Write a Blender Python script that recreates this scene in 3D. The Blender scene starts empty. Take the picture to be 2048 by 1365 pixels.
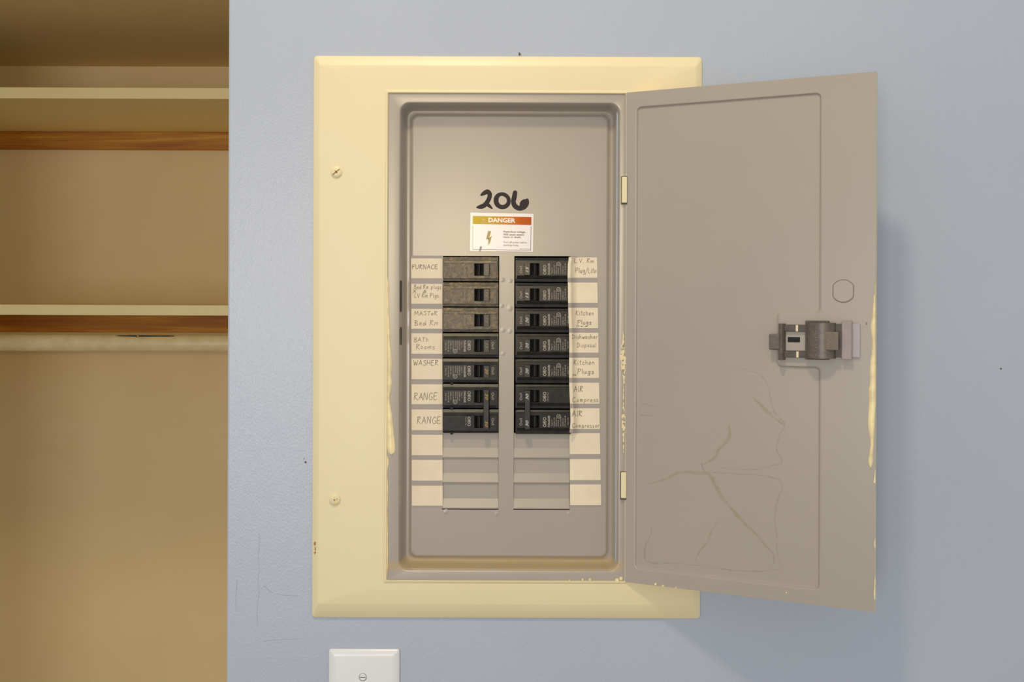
import bpy, bmesh, math, random
from mathutils import Vector, Matrix
random.seed(7)
S = bpy.context.scene
COL = S.collection

# ------------------------------------------------------------------ camera, world, lights, exposure
D = 1.05                 # camera to wall, metres
ZC = 1.75                # camera height
HY = 604.0               # image row of the horizon
MM = 0.0005              # metres per image pixel on the wall plane
F = D / MM
PHI = math.radians(0.2)  # the photograph is rolled by this much
cam = bpy.data.cameras.new('camera')
camo = bpy.data.objects.new('camera', cam); COL.objects.link(camo)
camo.location = (0, -D, ZC)
camo.rotation_euler = (math.pi / 2, -PHI, 0)
cam.sensor_fit = 'HORIZONTAL'; cam.sensor_width = 36
cam.lens = 36 * F / 2048
cam.shift_y = -(682.5 - HY) / 2048
cam.clip_start = 0.02
S.camera = camo

w = bpy.data.worlds.new('world'); S.world = w; w.use_nodes = True
w.node_tree.nodes['Background'].inputs[0].default_value = (0.90, 0.94, 1.0, 1)
w.node_tree.nodes['Background'].inputs[1].default_value = 0.59

def area(name, loc, target, sx, sy, power, color, shape='RECTANGLE'):
    l = bpy.data.lights.new(name, 'AREA'); l.shape = shape; l.size = sx; l.size_y = sy
    l.energy = power; l.color = color
    o = bpy.data.objects.new(name, l); COL.objects.link(o)
    o.location = loc
    o.rotation_euler = (Vector(target) - Vector(loc)).to_track_quat('-Z', 'Y').to_euler()
    return o
area('ceiling_lamp_light', (-0.14, -0.80, ZC + 1.20), (-0.25, 0.0, ZC - 0.3), 0.15, 0.15, 9.5, (1.0, 0.83, 0.58), 'DISK')
area('hall_lamp_light', (-0.26, -3.55, ZC + 0.25), (0, 0, ZC), 0.34, 0.26, 14.0, (1.0, 0.78, 0.45))
area('hall_window_light', (-1.12, -3.7, ZC - 0.20), (0, 0, ZC), 0.55, 1.1, 25.0, (0.96, 0.97, 1.0))

S.view_settings.view_transform = 'Standard'
S.view_settings.look = 'None'
S.view_settings.gamma = 1.0
S.view_settings.exposure = 0.0
S.view_settings.use_curve_mapping = False

# ------------------------------------------------------------------ geometry helpers
def wp(px, py, y=0.0):
    """image pixel -> world point on the plane at this y"""
    dx, dy = px - 1024, py - HY
    a = dx * math.cos(PHI) + dy * math.sin(PHI)
    b = -dx * math.sin(PHI) + dy * math.cos(PHI)
    k = (D + y) / F
    return Vector((a * k, y, ZC - b * k))

WM = {}
def link(name, data, mw=None, parent=None):
    o = bpy.data.objects.new(name, data); COL.objects.link(o)
    mw = mw if mw is not None else Matrix.Identity(4)
    WM[o] = mw.copy()
    if parent is not None:
        o.parent = parent
        o.matrix_basis = WM[parent].inverted() @ mw
    else:
        o.matrix_basis = mw
    return o
def T(v): return Matrix.Translation(Vector(v))

def obj(name, bm, mat, parent=None, mw=None, smooth=False, origin=None, recalc=True):
    """bm's vertices are given in the frame mw (world if None)"""
    if recalc: bmesh.ops.recalc_face_normals(bm, faces=bm.faces)
    mw = mw if mw is not None else Matrix.Identity(4)
    if origin is None:
        if bm.verts:
            c = sum((v.co for v in bm.verts), Vector()) / len(bm.verts)
        else: c = Vector()
        if parent is not None and smooth != 'keep':
            origin = c
        else: origin = c
    origin = Vector(origin)
    bmesh.ops.translate(bm, verts=bm.verts, vec=-origin)
    me = bpy.data.meshes.new(name)
    bm.to_mesh(me); bm.free()
    mats = mat if isinstance(mat, (list, tuple)) else [mat]
    for m in mats: me.materials.append(getattr(m, 'm', m))
    if smooth:
        for p in me.polygons: p.use_smooth = True
        if smooth is not True:
            me.set_sharp_from_angle(angle=math.radians(smooth))
    return link(name, me, mw @ T(origin), parent)

def empty(name, loc, parent=None, mw=None):
    o = link(name, None, (mw if mw is not None else T(loc)), parent)
    o.empty_display_size = 0.02
    return o
def tag(o, label=None, cat=None, group=None, kind=None):
    if label: o['label'] = label
    if cat: o['category'] = cat
    if group: o['group'] = group
    if kind: o['kind'] = kind
    return o

def box(bm, x0, x1, y0, y1, z0, z1, bev=0.0, seg=1, mi=0):
    vs = [bm.verts.new((x, y, z)) for x in (x0, x1) for y in (y0, y1) for z in (z0, z1)]
    idx = [(0, 1, 3, 2), (4, 6, 7, 5), (0, 4, 5, 1), (2, 3, 7, 6), (0, 2, 6, 4), (1, 5, 7, 3)]
    fs = [bm.faces.new([vs[i] for i in f]) for f in idx]
    for f in fs: f.material_index = mi
    if bev > 0:
        es = list({e for f in fs for e in f.edges})
        r = bmesh.ops.bevel(bm, geom=es, offset=bev, segments=seg, affect='EDGES', profile=0.5)
        for f in r['faces']: f.material_index = mi
    return fs

def rrect(x0, x1, z0, z1, r, n=5):
    pts = []
    r = max(r, 1e-5)
    for cx, cz, a0 in ((x1 - r, z1 - r, 0), (x0 + r, z1 - r, 90), (x0 + r, z0 + r, 180), (x1 - r, z0 + r, 270)):
        for i in range(n + 1):
            a = math.radians(a0 + 90 * i / n)
            pts.append((cx + r * math.cos(a), cz + r * math.sin(a)))
    return pts
def loops(bm, specs, n=5, cap_first=False, cap_last=False):
    """specs: (x0,x1,z0,z1,r,y) rings bridged one to the next"""
    rings = []
    for (x0, x1, z0, z1, r, y) in specs:
        rings.append([bm.verts.new((x, y, z)) for x, z in rrect(x0, x1, z0, z1, r, n)])
    m = len(rings[0])
    for a, b in zip(rings, rings[1:]):
        for i in range(m):
            bm.faces.new((a[i], a[(i + 1) % m], b[(i + 1) % m], b[i]))
    if cap_first: bm.faces.new(rings[0])
    if cap_last: bm.faces.new(rings[-1])
    return rings

def prism(bm, poly, a0, a1, axis='x', mi=0):
    """closed polygon extruded; axis x: poly is (y,z); axis z: poly is (x,y); axis y: poly is (x,z)"""
    def mk(p, a):
        if axis == 'x': return (a, p[0], p[1])
        if axis == 'z': return (p[0], p[1], a)
        return (p[0], a, p[1])
    A = [bm.verts.new(mk(p, a0)) for p in poly]
    B = [bm.verts.new(mk(p, a1)) for p in poly]
    fs = [bm.faces.new(A), bm.faces.new(B)]
    n = len(poly)
    for i in range(n): fs.append(bm.faces.new((A[i], A[(i + 1) % n], B[(i + 1) % n], B[i])))
    for f in fs: f.material_index = mi
    return fs

def cyl(bm, c, r, y0, y1, n=20, r2=None, mi=0):
    """disc along y, from y0 (back) to y1 (front)"""
    r2 = r if r2 is None else r2
    A = [bm.verts.new((c[0] + r * math.cos(2 * math.pi * i / n), y0, c[1] + r * math.sin(2 * math.pi * i / n))) for i in range(n)]
    B = [bm.verts.new((c[0] + r2 * math.cos(2 * math.pi * i / n), y1, c[1] + r2 * math.sin(2 * math.pi * i / n))) for i in range(n)]
    fs = [bm.faces.new(A), bm.faces.new(B)]
    for i in range(n): fs.append(bm.faces.new((A[i], A[(i + 1) % n], B[(i + 1) % n], B[i])))
    for f in fs: f.material_index = mi

def spline(pts, k=5):
    """Catmull-Rom through points of any dimension"""
    if len(pts) < 3: return [tuple(p) for p in pts]
    P = [pts[0]] + list(pts) + [pts[-1]]
    out = []
    for i in range(1, len(P) - 2):
        for j in range(k):
            t = j / k
            out.append(tuple(0.5 * (2 * b + (c - a) * t + (2 * a - 5 * b + 4 * c - d) * t * t + (3 * b - a - 3 * c + d) * t ** 3)
                             for a, b, c, d in zip(P[i - 1], P[i], P[i + 1], P[i + 2])))
    out.append(tuple(pts[-1]))
    return out
def ribbon(bm, pts, fn, h=0.0, wd=None, jit=0.0):
    """pts: (px,py[,width]) -> flat stroke on the surface fn(px,py,h)"""
    pts = [(p[0], p[1], (p[2] if len(p) > 2 else wd)) for p in pts]
    L, R = [], []
    n = len(pts)
    for i, (x, y, ww) in enumerate(pts):
        a = pts[max(i - 1, 0)]; b = pts[min(i + 1, n - 1)]
        tx, ty = b[0] - a[0], b[1] - a[1]
        l = math.hypot(tx, ty) or 1
        nx, ny = -ty / l, tx / l
        w1 = ww / 2 * (1 + random.uniform(-jit, jit)); w2 = ww / 2 * (1 + random.uniform(-jit, jit))
        L.append(bm.verts.new(fn(x + nx * w1, y + ny * w1, h)))
        R.append(bm.verts.new(fn(x - nx * w2, y - ny * w2, h)))
    for i in range(n - 1):
        bm.faces.new((L[i], L[i + 1], R[i + 1], R[i]))
def slab(bm, poly, fn, h0, h1, inset=0.8):
    """blob: closed px outline on a surface, domed edge"""
    n = len(poly)
    cx = sum(p[0] for p in poly) / n; cy = sum(p[1] for p in poly) / n
    A = [bm.verts.new(fn(x, y, h0)) for x, y in poly]
    B = []
    for i, (x, y) in enumerate(poly):
        a = poly[i - 1]; b = poly[(i + 1) % n]
        tx, ty = b[0] - a[0], b[1] - a[1]; l = math.hypot(tx, ty) or 1
        nx, ny = -ty / l, tx / l
        if nx * (cx - x) + ny * (cy - y) < 0 and n < 12: nx, ny = -nx, -ny
        B.append(bm.verts.new(fn(x + nx * inset, y + ny * inset, h1)))
    for i in range(n): bm.faces.new((A[i], A[(i + 1) % n], B[(i + 1) % n], B[i]))
    f = bm.faces.new(B)
    bmesh.ops.triangulate(bm, faces=[f])

def drip(bm, rows, fn, h):
    # rows: (y, x_left, x_right); domed across
    R_ = []
    for y, a, b in spline(rows, 4):
        R_.append([bm.verts.new(fn(a + (b - a) * t, y, hh)) for t, hh in ((0, -0.0001), (0.12, h * 0.7), (0.5, h), (0.88, h * 0.7), (1, -0.0001))])
    for p, q in zip(R_, R_[1:]):
        for i in range(4): bm.faces.new((p[i], p[i + 1], q[i + 1], q[i]))
def on(y0):   # surface: plane at y0, h toward the viewer
    return lambda px, py, h=0.0: wp(px, py, y0 - h)

# text with Blender's own font, as mesh triangles in 2D, em height about 0.7 for capitals
_tc = {}
def text2d(s, bold=0.0, shear=0.0):
    key = (s, bold, shear)
    if key in _tc: return _tc[key]
    c = bpy.data.curves.new('t', 'FONT'); c.body = s; c.resolution_u = 2; c.size = 1; c.offset = bold; c.shear = shear
    o = bpy.data.objects.new('t', c); COL.objects.link(o)
    bpy.context.view_layer.update()
    dg = bpy.context.evaluated_depsgraph_get()
    me = bpy.data.meshes.new_from_object(o.evaluated_get(dg))
    vs = [(v.co.x, v.co.y) for v in me.vertices]; fs = [tuple(p.vertices) for p in me.polygons]
    bpy.data.objects.remove(o); bpy.data.curves.remove(c); bpy.data.meshes.remove(me)
    xs = [v[0] for v in vs]; ys = [v[1] for v in vs]
    bb = (min(xs), max(xs), min(ys), max(ys))
    _tc[key] = (vs, fs, bb)
    return _tc[key]
def put_text(bm, s, fn, bold=0.0, shear=0.0, mi=0):
    """fn(u,v) maps unit box coords (0..1 along, 0..1 up) to a 3D point"""
    vs, fs, (x0, x1, y0, y1) = text2d(s, bold, shear)
    V = [bm.verts.new(fn((x - x0) / (x1 - x0), (y - y0) / (y1 - y0))) for x, y in vs]
    for f in fs:
        try: bm.faces.new([V[i] for i in f]).material_index = mi
        except ValueError: pass

# ------------------------------------------------------------------ materials
def srgb(r, g, b):
    f = lambda c: (c / 255 / 12.92) if c / 255 <= 0.04045 else ((c / 255 + 0.055) / 1.055) ** 2.4
    return (f(r), f(g), f(b), 1)
class Mat:
    def __init__(s, name, col, rough=0.5, metal=0.0, spec=0.5):
        s.m = bpy.data.materials.new(name); s.m.use_nodes = True
        s.nt = s.m.node_tree; s.N = s.nt.nodes; s.L = s.nt.links
        s.b = s.N['Principled BSDF']
        s.b.inputs['Base Color'].default_value = col
        s.b.inputs['Roughness'].default_value = rough
        s.b.inputs['Metallic'].default_value = metal
        s.b.inputs['Specular IOR Level'].default_value = spec
        s.tc = s.N.new('ShaderNodeTexCoord')
    def geo(s):
        g = s.N.new('ShaderNodeNewGeometry'); return g.outputs['Position']
    def mapped(s, scale=(1, 1, 1), src=None, loc=(0, 0, 0), rot=(0, 0, 0)):
        mp = s.N.new('ShaderNodeMapping'); mp.inputs['Scale'].default_value = scale
        mp.inputs['Location'].default_value = loc; mp.inputs['Rotation'].default_value = rot
        s.L.new(src or s.geo(), mp.inputs['Vector']); return mp.outputs['Vector']
    def noise(s, scale, detail=3, vec=None, rough=0.55):
        n = s.N.new('ShaderNodeTexNoise'); n.inputs['Scale'].default_value = scale
        n.inputs['Detail'].default_value = detail; n.inputs['Roughness'].default_value = rough
        s.L.new(vec or s.geo(), n.inputs['Vector']); return n.outputs['Fac']
    def ramp(s, fac, stops):
        r = s.N.new('ShaderNodeValToRGB')
        e = r.color_ramp.elements
        while len(e) > 1: e.remove(e[-1])
        e[0].position = stops[0][0]; e[0].color = stops[0][1]
        for p, c in stops[1:]:
            k = e.new(p); k.color = c
        s.L.new(fac, r.inputs['Fac']); return r.outputs['Color']
    def mix(s, fac, a, b):
        m = s.N.new('ShaderNodeMix'); m.data_type = 'RGBA'
        for inp, v in ((m.inputs['Factor'], fac), (m.inputs['A'], a), (m.inputs['B'], b)):
            pass
        fi = [i for i in m.inputs if i.identifier == 'Factor_Float'][0]
        ai = [i for i in m.inputs if i.identifier == 'A_Color'][0]
        bi = [i for i in m.inputs if i.identifier == 'B_Color'][0]
        for inp, v in ((fi, fac), (ai, a), (bi, b)):
            if hasattr(v, 'is_linked') or hasattr(v, 'links'): s.L.new(v, inp)
            else: inp.default_value = v
        return [o for o in m.outputs if o.identifier == 'Result_Color'][0]
    def color(s, c): s.L.new(c, s.b.inputs['Base Color'])
    def bump(s, h, strength=0.2, dist=0.001, prev=None):
        b = s.N.new('ShaderNodeBump'); b.inputs['Strength'].default_value = strength
        b.inputs['Distance'].default_value = dist
        s.L.new(h, b.inputs['Height'])
        if prev: s.L.new(prev, b.inputs['Normal'])
        s.L.new(b.outputs['Normal'], s.b.inputs['Normal']); return b.outputs['Normal']

def mottled(name, c1, c2, rough, nscale=12, bump=0.0, bscale=400, bdist=0.0005, detail=4, spec=0.5):
    m = Mat(name, c1, rough, spec=spec)
    m.color(m.ramp(m.noise(nscale, detail), [(0.35, c1), (0.65, c2)]))
    if bump: m.bump(m.noise(bscale, 2), bump, bdist)
    return m

# blue grey eggshell wall paint with roller nap and drips
M_wall = Mat('blue_grey_wall_paint', srgb(172, 178, 190), 0.27)
M_wall.color(M_wall.ramp(M_wall.noise(5, 3), [(0.3, srgb(171, 178, 191)), (0.7, srgb(175, 182, 194))]))
nb = M_wall.bump(M_wall.noise(520, 3, M_wall.mapped((1.35, 1, 0.75))), 0.42, 0.0007)
nb = M_wall.bump(M_wall.noise(60, 3, M_wall.mapped((1.5, 1, 0.7))), 0.16, 0.0016, nb)
# crawl marks only towards the corner, where the paint is thicker
M_closet = mottled('cream_closet_paint', srgb(240, 216, 162), srgb(245, 222, 172), 0.6, 3, 0.1, 250)
M_shelf = mottled('cream_shelf_paint', srgb(255, 238, 178), srgb(252, 233, 172), 0.5, 6)
M_rod = mottled('cream_rod_paint', srgb(252, 238, 196), srgb(240, 224, 178), 0.3, 40)
M_ceil = mottled('closet_ceiling_paint', srgb(245, 222, 172), srgb(240, 216, 166), 0.8, 5)
M_floor = mottled('beige_floor_carpet', srgb(170, 155, 130), srgb(150, 136, 112), 0.9, 60, 0.5, 600)
def wood(name, cols, zs):
    m = Mat(name, cols[0], 0.55)
    n = m.noise(14, 5, m.mapped((0.35, 3, 9)), 0.6)
    m.color(m.ramp(n, zs and [(p, c) for p, c in zip(zs, cols)]))
    return m
M_wood = wood('stained_pine', [srgb(164, 96, 34), srgb(184, 118, 30), srgb(200, 140, 36), srgb(220, 165, 64)], [0.3, 0.45, 0.58, 0.7])
M_cream = Mat('cream_enamel', srgb(232, 216, 168), 0.42)
M_cream.color(M_cream.ramp(M_cream.noise(7, 4), [(0.3, srgb(226, 210, 166)), (0.7, srgb(228, 213, 172))]))
M_cream.bump(M_cream.noise(700, 2), 0.10, 0.0003)
M_creamp = mottled('cream_paint_drip', srgb(240, 222, 168), srgb(214, 196, 152), 0.3, 90)
M_grey = mottled('taupe_grey_enamel', srgb(161, 152, 139), srgb(164, 155, 142), 0.30, 6, 0.05, 500, 0.0002)
# tray: the same enamel with dust on its lower ledge
M_tray = Mat('taupe_grey_enamel_dusty', srgb(168, 157, 141), 0.27, spec=0.8)
base = M_tray.ramp(M_tray.noise(6, 4), [(0.35, srgb(159, 149, 135)), (0.65, srgb(163, 153, 139))])
g = M_tray.N.new('ShaderNodeNewGeometry'); sp = M_tray.N.new('ShaderNodeSeparateXYZ'); M_tray.L.new(g.outputs['Normal'], sp.inputs[0])
sp2 = M_tray.N.new('ShaderNodeSeparateXYZ'); M_tray.L.new(M_tray.geo(), sp2.inputs[0])
def _mr(a, b):
    q = M_tray.N.new('ShaderNodeMapRange'); q.inputs[1].default_value = a; q.inputs[2].default_value = b
    M_tray.L.new(sp2.outputs['Z'], q.inputs[0]); return q.outputs[0]
zl0 = ZC - (1142.5 - HY) * MM; zl1 = ZC - (1120 - HY) * MM
def _mul(a, b):
    q = M_tray.N.new('ShaderNodeMath'); q.operation = 'MULTIPLY'; M_tray.L.new(a, q.inputs[0])
    if isinstance(b, float): q.inputs[1].default_value = b
    else: M_tray.L.new(b, q.inputs[1])
    return q.outputs[0]
dn = M_tray.ramp(M_tray.noise(160, 4), [(0.3, (0.45,) * 3 + (1,)), (0.6, (0.95, 0.95, 0.95, 1))])
mk_ = _mul(_mul(_mr(zl0, zl0 + 0.0035), _mr(zl1 + 0.001, zl1 - 0.0025)), dn)
M_tray.color(M_tray.mix(mk_, base, srgb(176, 153, 108)))
M_tray.bump(M_tray.noise(500, 2), 0.05, 0.0002)
M_black = Mat('black_breaker_plastic', srgb(44, 40, 38), 0.24, spec=0.35)
M_black.color(M_black.ramp(M_black.noise(160, 4), [(0.35, srgb(22, 20, 19)), (0.65, srgb(40, 35, 30))]))
M_black.bump(M_black.noise(1500, 3), 0.15, 0.0001)
M_glare = Mat('black_breaker_plastic_glare', srgb(60, 52, 42), 0.34)  # black plastic with warm lamp glare painted in as gold mottling
M_glare.color(M_glare.ramp(M_glare.noise(260, 6, M_glare.mapped((0.7, 1, 1)), 0.75), [(0.30, srgb(52, 46, 40)), (0.52, srgb(90, 76, 54)), (0.74, srgb(162, 134, 78))]))
M_glare.bump(M_glare.noise(900, 3), 0.6, 0.0003)
M_slot = Mat('dark_slot', srgb(14, 12, 11), 0.7)
M_handle = Mat('breaker_handle_plastic', srgb(52, 48, 42), 0.28)
M_handle.color(M_handle.ramp(M_handle.noise(300, 3), [(0.35, srgb(22, 20, 18)), (0.65, srgb(34, 30, 26))]))
M_print = Mat('white_print', srgb(176, 166, 150), 0.5)
M_gold = Mat('gold_print', srgb(190, 146, 50), 0.4)
M_silver = Mat('pale_print', srgb(214, 208, 196), 0.4)
M_paper = mottled('cream_paper', srgb(232, 216, 188), srgb(226, 210, 182), 0.7, 60, 0.05, 900)
M_bar = Mat('grey_printed_bar', srgb(160, 152, 142), 0.6)
M_pencil = mottled('pencil_grey', srgb(112, 98, 80), srgb(78, 68, 56), 0.6, 800)
M_marker = mottled('black_marker_ink', srgb(54, 44, 40), srgb(40, 32, 30), 0.6, 900, spec=0.3)
M_white = Mat('white_sticker', srgb(226, 220, 218), 0.22)
M_orange = Mat('orange_print_glare', srgb(200, 104, 28), 0.5, spec=0.2)
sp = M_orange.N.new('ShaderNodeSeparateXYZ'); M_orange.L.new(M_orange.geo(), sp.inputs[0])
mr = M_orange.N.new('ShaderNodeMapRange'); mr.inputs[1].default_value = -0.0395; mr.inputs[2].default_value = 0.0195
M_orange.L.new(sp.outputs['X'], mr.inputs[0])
M_orange.color(M_orange.ramp(mr.outputs[0], [(0.0, srgb(206, 178, 60)), (0.25, srgb(206, 170, 56)), (0.6, srgb(208, 128, 40)), (0.8, srgb(192, 92, 18)), (1.0, srgb(184, 80, 14))]))  # yellow lamp glare painted into the left of the orange header
M_brownink = Mat('brown_print', srgb(120, 96, 76), 0.4)
M_bolt = Mat('glare_bolt_print', srgb(160, 140, 74), 0.3)  # bolt symbol painted yellow for the warm lamp glare on it
M_blank = mottled('taupe_blank_plate', srgb(160, 152, 140), srgb(164, 155, 142), 0.28, 8)
M_plate = Mat('white_nylon_plate', srgb(222, 222, 222), 0.28)
M_steel = Mat('screw_metal', srgb(170, 168, 162), 0.3, metal=0.6)
M_brass = Mat('worn_screw_metal', srgb(190, 164, 96), 0.35, metal=0.5)
M_latch = mottled('dark_latch_plastic', srgb(104, 92, 82), srgb(88, 78, 70), 0.34, 300, 0.2, 900, 0.0002)
M_latchd = mottled('darker_latch_plastic', srgb(82, 72, 60), srgb(68, 60, 52), 0.4, 200)
M_mauve = mottled('mauve_grey_plastic', srgb(148, 132, 130), srgb(152, 138, 134), 0.35, 100)
M_mauve2 = mottled('pale_mauve_plastic', srgb(170, 160, 164), srgb(164, 154, 156), 0.25, 60)
M_tab = mottled('speckled_latch_button', srgb(120, 108, 92), srgb(98, 88, 76), 0.5, 1200, 0.5, 1400, 0.0003)
M_blueink = Mat('blue_scuff', srgb(60, 74, 92), 0.5)
M_rust = mottled('rusty_chip', srgb(176, 132, 50), srgb(120, 84, 30), 0.6, 900)
def stain(name, col, a0, a1, ns, amt=0.5):
    m = Mat(name, col, 0.4)
    r = m.ramp(m.noise(ns, 4), [(a0, (0, 0, 0, 1)), (a1, (1, 1, 1, 1))])
    mu = m.N.new('ShaderNodeMath'); mu.operation = 'MULTIPLY'; mu.inputs[1].default_value = amt
    m.L.new(r, mu.inputs[0]); m.L.new(mu.outputs[0], m.b.inputs['Alpha']); return m
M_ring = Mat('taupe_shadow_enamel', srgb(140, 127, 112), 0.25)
M_stain_y = stain('yellow_stain', srgb(178, 162, 112), 0.25, 0.6, 130, 0.28)
M_stain_b = stain('brown_stain', srgb(150, 134, 104), 0.3, 0.65, 200, 0.17)

# ------------------------------------------------------------------ the setting
CEIL = ZC + 0.495
XW = wp(455, HY).x          # left end of the blue wall
YB = 1.17                   # closet back wall
def rect_px(x0, x1, y0, y1, y):
    a = wp(x0, (y0 + y1) / 2, y); b = wp(x1, (y0 + y1) / 2, y)
    t = wp((x0 + x1) / 2, y0, y); u = wp((x0 + x1) / 2, y1, y)
    return a.x, b.x, u.z, t.z
hx0, hx1, hz0, hz1 = rect_px(792, 1232, 200, 1146, 0)
bm = bmesh.new()
def wl(i, y): return (XW + i, 1.5, 0.0, CEIL + 0.35, 0.0004, y)
loops(bm, [wl(0, 0.115), wl(0, 0.0022), wl(0.0006, 0.0006), wl(0.0022, 0.0), (hx0, hx1, hz0, hz1, 0.0004, 0), (hx0, hx1, hz0, hz1, 0.0004, 0.115), wl(0, 0.115)], n=1)
wall_front = o = obj('wall_front', bm, M_wall); tag(o, 'blue grey painted wall with roller texture around the breaker panel', kind='structure')
for nm, dims, m in (
    ('wall_back', (-1.75, XW + 0.09, YB, YB + 0.1, 0, CEIL), M_closet),
    ('wall_left', (-1.85, -1.75, 0.116, YB + 0.1, 0, CEIL), M_closet),
    ('wall_right', (XW + 0.0005, XW + 0.09, 0.1155, YB, 0, CEIL), M_closet),
    ('ceiling', (-1.85, XW + 0.09, 0.0, YB + 0.1, CEIL, CEIL + 0.1), M_ceil),
    ('unseen_left_jamb', (-1.85, -1.00, 0.0, 0.115, 0, CEIL), M_wall),  # unseen left jamb, its edge set to block window light from the closet
    ('floor', (-1.85, 1.5, -3.0, YB + 0.1, -0.1, 0), M_floor)):
    bm = bmesh.new(); box(bm, *dims); tag(obj(nm, bm, m), kind='structure')

# closet shelves, cleats, rod
YF = 0.79
def shelf(name, pyt, pyb, label):
    z1 = wp(228, pyt, YF).z; z0 = wp(228, pyb, YF).z
    bm = bmesh.new(); box(bm, -1.748, XW - 0.0005, YF, YB - 0.0005, z0, z1, 0.0008)
    o = obj(name, bm, M_shelf); tag(o, label, 'shelf', 'closet shelves'); return z0, z1
zu, _ = shelf('closet_shelf', 175, 197.5, 'cream painted closet shelf, the upper one, with its underside showing')
zl, _ = shelf('closet_shelf', 610, 631, 'cream painted closet shelf, the lower one, just above the hanging rod')
def cleat(z1, h, label):
    bm = bmesh.new(); box(bm, -1.748, XW - 0.0008, YB - 0.019, YB - 0.0003, z1 - h, z1 - 0.0003, 0.0012)
    tag(obj('shelf_cleat', bm, M_wood), label, 'cleat', 'shelf cleats')
cleat(zu, 0.036, 'orange brown wooden cleat on closet back wall beneath the upper shelf')
cleat(zl, 0.041, 'brown wooden cleat between lower closet shelf and hanging rod')
yr = 0.99
zr = wp(228, 686.5, yr).z; rr = 17 * (D + yr) / F
root = empty('closet_rod', (-1.0, yr, zr - rr))
tag(root, 'round cream painted hanging rod under the lower closet shelf', 'rod')
bm = bmesh.new(); n = 32
for xa in (0,):
    A = [bm.verts.new((-1.748, yr + rr * math.cos(2 * math.pi * i / n), zr + rr * math.sin(2 * math.pi * i / n))) for i in range(n)]
    B = [bm.verts.new((XW - 0.001, v.co.y, v.co.z)) for v in A]
    for i in range(n): bm.faces.new((A[i], A[(i + 1) % n], B[(i + 1) % n], B[i]))
    bm.faces.new(A); bm.faces.new(B)
obj('pole', bm, M_rod, root, smooth=40)
bm = bmesh.new()   # blue scuff along the rod's upper side
sc = [(232, 0.3), (240, 1.6), (260, 2.2), (273, 2.6), (276, 4.5), (280, 2.6), (300, 2.4), (320, 2.0), (335, 2.2), (348, 1.4), (350, 0.3)]
V = []
for x, ww in sc:
    xx = wp(x, 670, yr - rr * 0.4).x
    for s_ in (0.5, -0.5):
        a = math.radians(108.5) + s_ * ww * 0.12
        V.append(bm.verts.new((xx, yr + (rr + 0.0003) * math.cos(a + math.radians(13)), zr + (rr + 0.0003) * math.sin(a + math.radians(13)))))
for i in range(len(sc) - 1): bm.faces.new((V[2 * i], V[2 * i + 1], V[2 * i + 3], V[2 * i + 2]))
tag(obj('scuff_mark', bm, M_blueink, root), 'thin dark blue scuff along the top of the rod')

# ------------------------------------------------------------------ the breaker panel
YC = -0.006      # cover's flat front
YT = 0.012       # tray floor (dead front)
def R(x0, x1, y0, y1, r, y, dy=None):
    a = rect_px(x0, x1, y0, y1, y); return (a[0], a[1], a[2], a[3], r, y)
panel = empty('breaker_panel', wp(1014, 1236, 0))
tag(panel, 'recessed breaker panel with cream cover, grey dead front and open grey door', 'breaker panel')
bm = bmesh.new()
cr = 0.0035
loops(bm, [R(626, 1402, 113, 1236.5, cr, -0.0003), R(626, 1402, 113, 1236.5, cr, -0.0016), R(627.5, 1400.5, 114.5, 1235, cr, -0.0023),
           R(637, 1391, 131, 1211, 0.001, YC + 0.0002), R(639, 1389, 133, 1209, 0.001, YC), R(768.5, 1256, 180.5, 1168, 0.0015, YC),
           R(771, 1254, 183, 1165.5, 0.0012, YC - 0.0009), R(773.5, 1251.5, 185.5, 1163, 0.001, YC - 0.0010), R(775.5, 1249.5, 187.5, 1161.5, 0.0008, YC + 0.0004), R(775.5, 1249.5, 187.5, 1161.5, 0.0008, 0.004)], n=4)
obj('cover_frame', bm, M_cream, panel, smooth=25)
bm = bmesh.new()
prof = []
def pr(t, y): prof.append((t, y))
# t = 0 at the lip's inner edge, 1 at the tray floor
steps = [(-0.12, 0.0), (-0.02, 0.015), (0.06, 0.08), (0.13, 0.22), (0.22, 0.55), (0.30, 0.85), (0.38, 1.04), (0.50, 1.12), (0.72, 1.13), (0.82, 1.10), (0.90, 1.04), (0.98, 1.005), (1.08, 1.0)]
X0, X1, Y0, Y1 = 798.5, 1238.5, 205.5, 1142.5
dx_, dy_ = 22, 21
specs = [R(775.8, 1249.2, 187.8, 1161.2, 0.0006, YC + 0.0006)]
for t, k in steps:
    y = YC + 0.0006 + (YT - YC - 0.0006) * k
    a = rect_px(X0, X1, Y0, Y1, YC)
    i = dx_ * t * MM; j = dy_ * t * MM
    specs.append((a[0] + i, a[1] - i, a[2] + j, a[3] - j, 0.0095 - 0.003 * max(t, 0), y))
loops(bm, specs, n=7)
fl = specs[-1]
zt = wp(940, 512, YT).z; zb = wp(940, 1020, YT).z
lx0, lx1 = wp(885, 700, YT).x, wp(998, 700, YT).x
rx0, rx1 = wp(1028, 700, YT).x, wp(1140.5, 700, YT).x
yb2 = YT + 0.0012
rf = 0.0062
def qarc(cx, cz, a0): return [(cx + rf * math.cos(math.radians(a0 + 15 * k)), cz + rf * math.sin(math.radians(a0 + 15 * k))) for k in range(7)]
prism(bm, qarc(fl[1] - rf, fl[3] - rf, 0) + qarc(fl[0] + rf, fl[3] - rf, 90) + [(fl[0], zt), (fl[1], zt)], YT, yb2, 'y')
prism(bm, qarc(fl[0] + rf, fl[2] + rf, 180) + qarc(fl[1] - rf, fl[2] + rf, 270) + [(fl[1], zb), (fl[0], zb)], YT, yb2, 'y')
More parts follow.
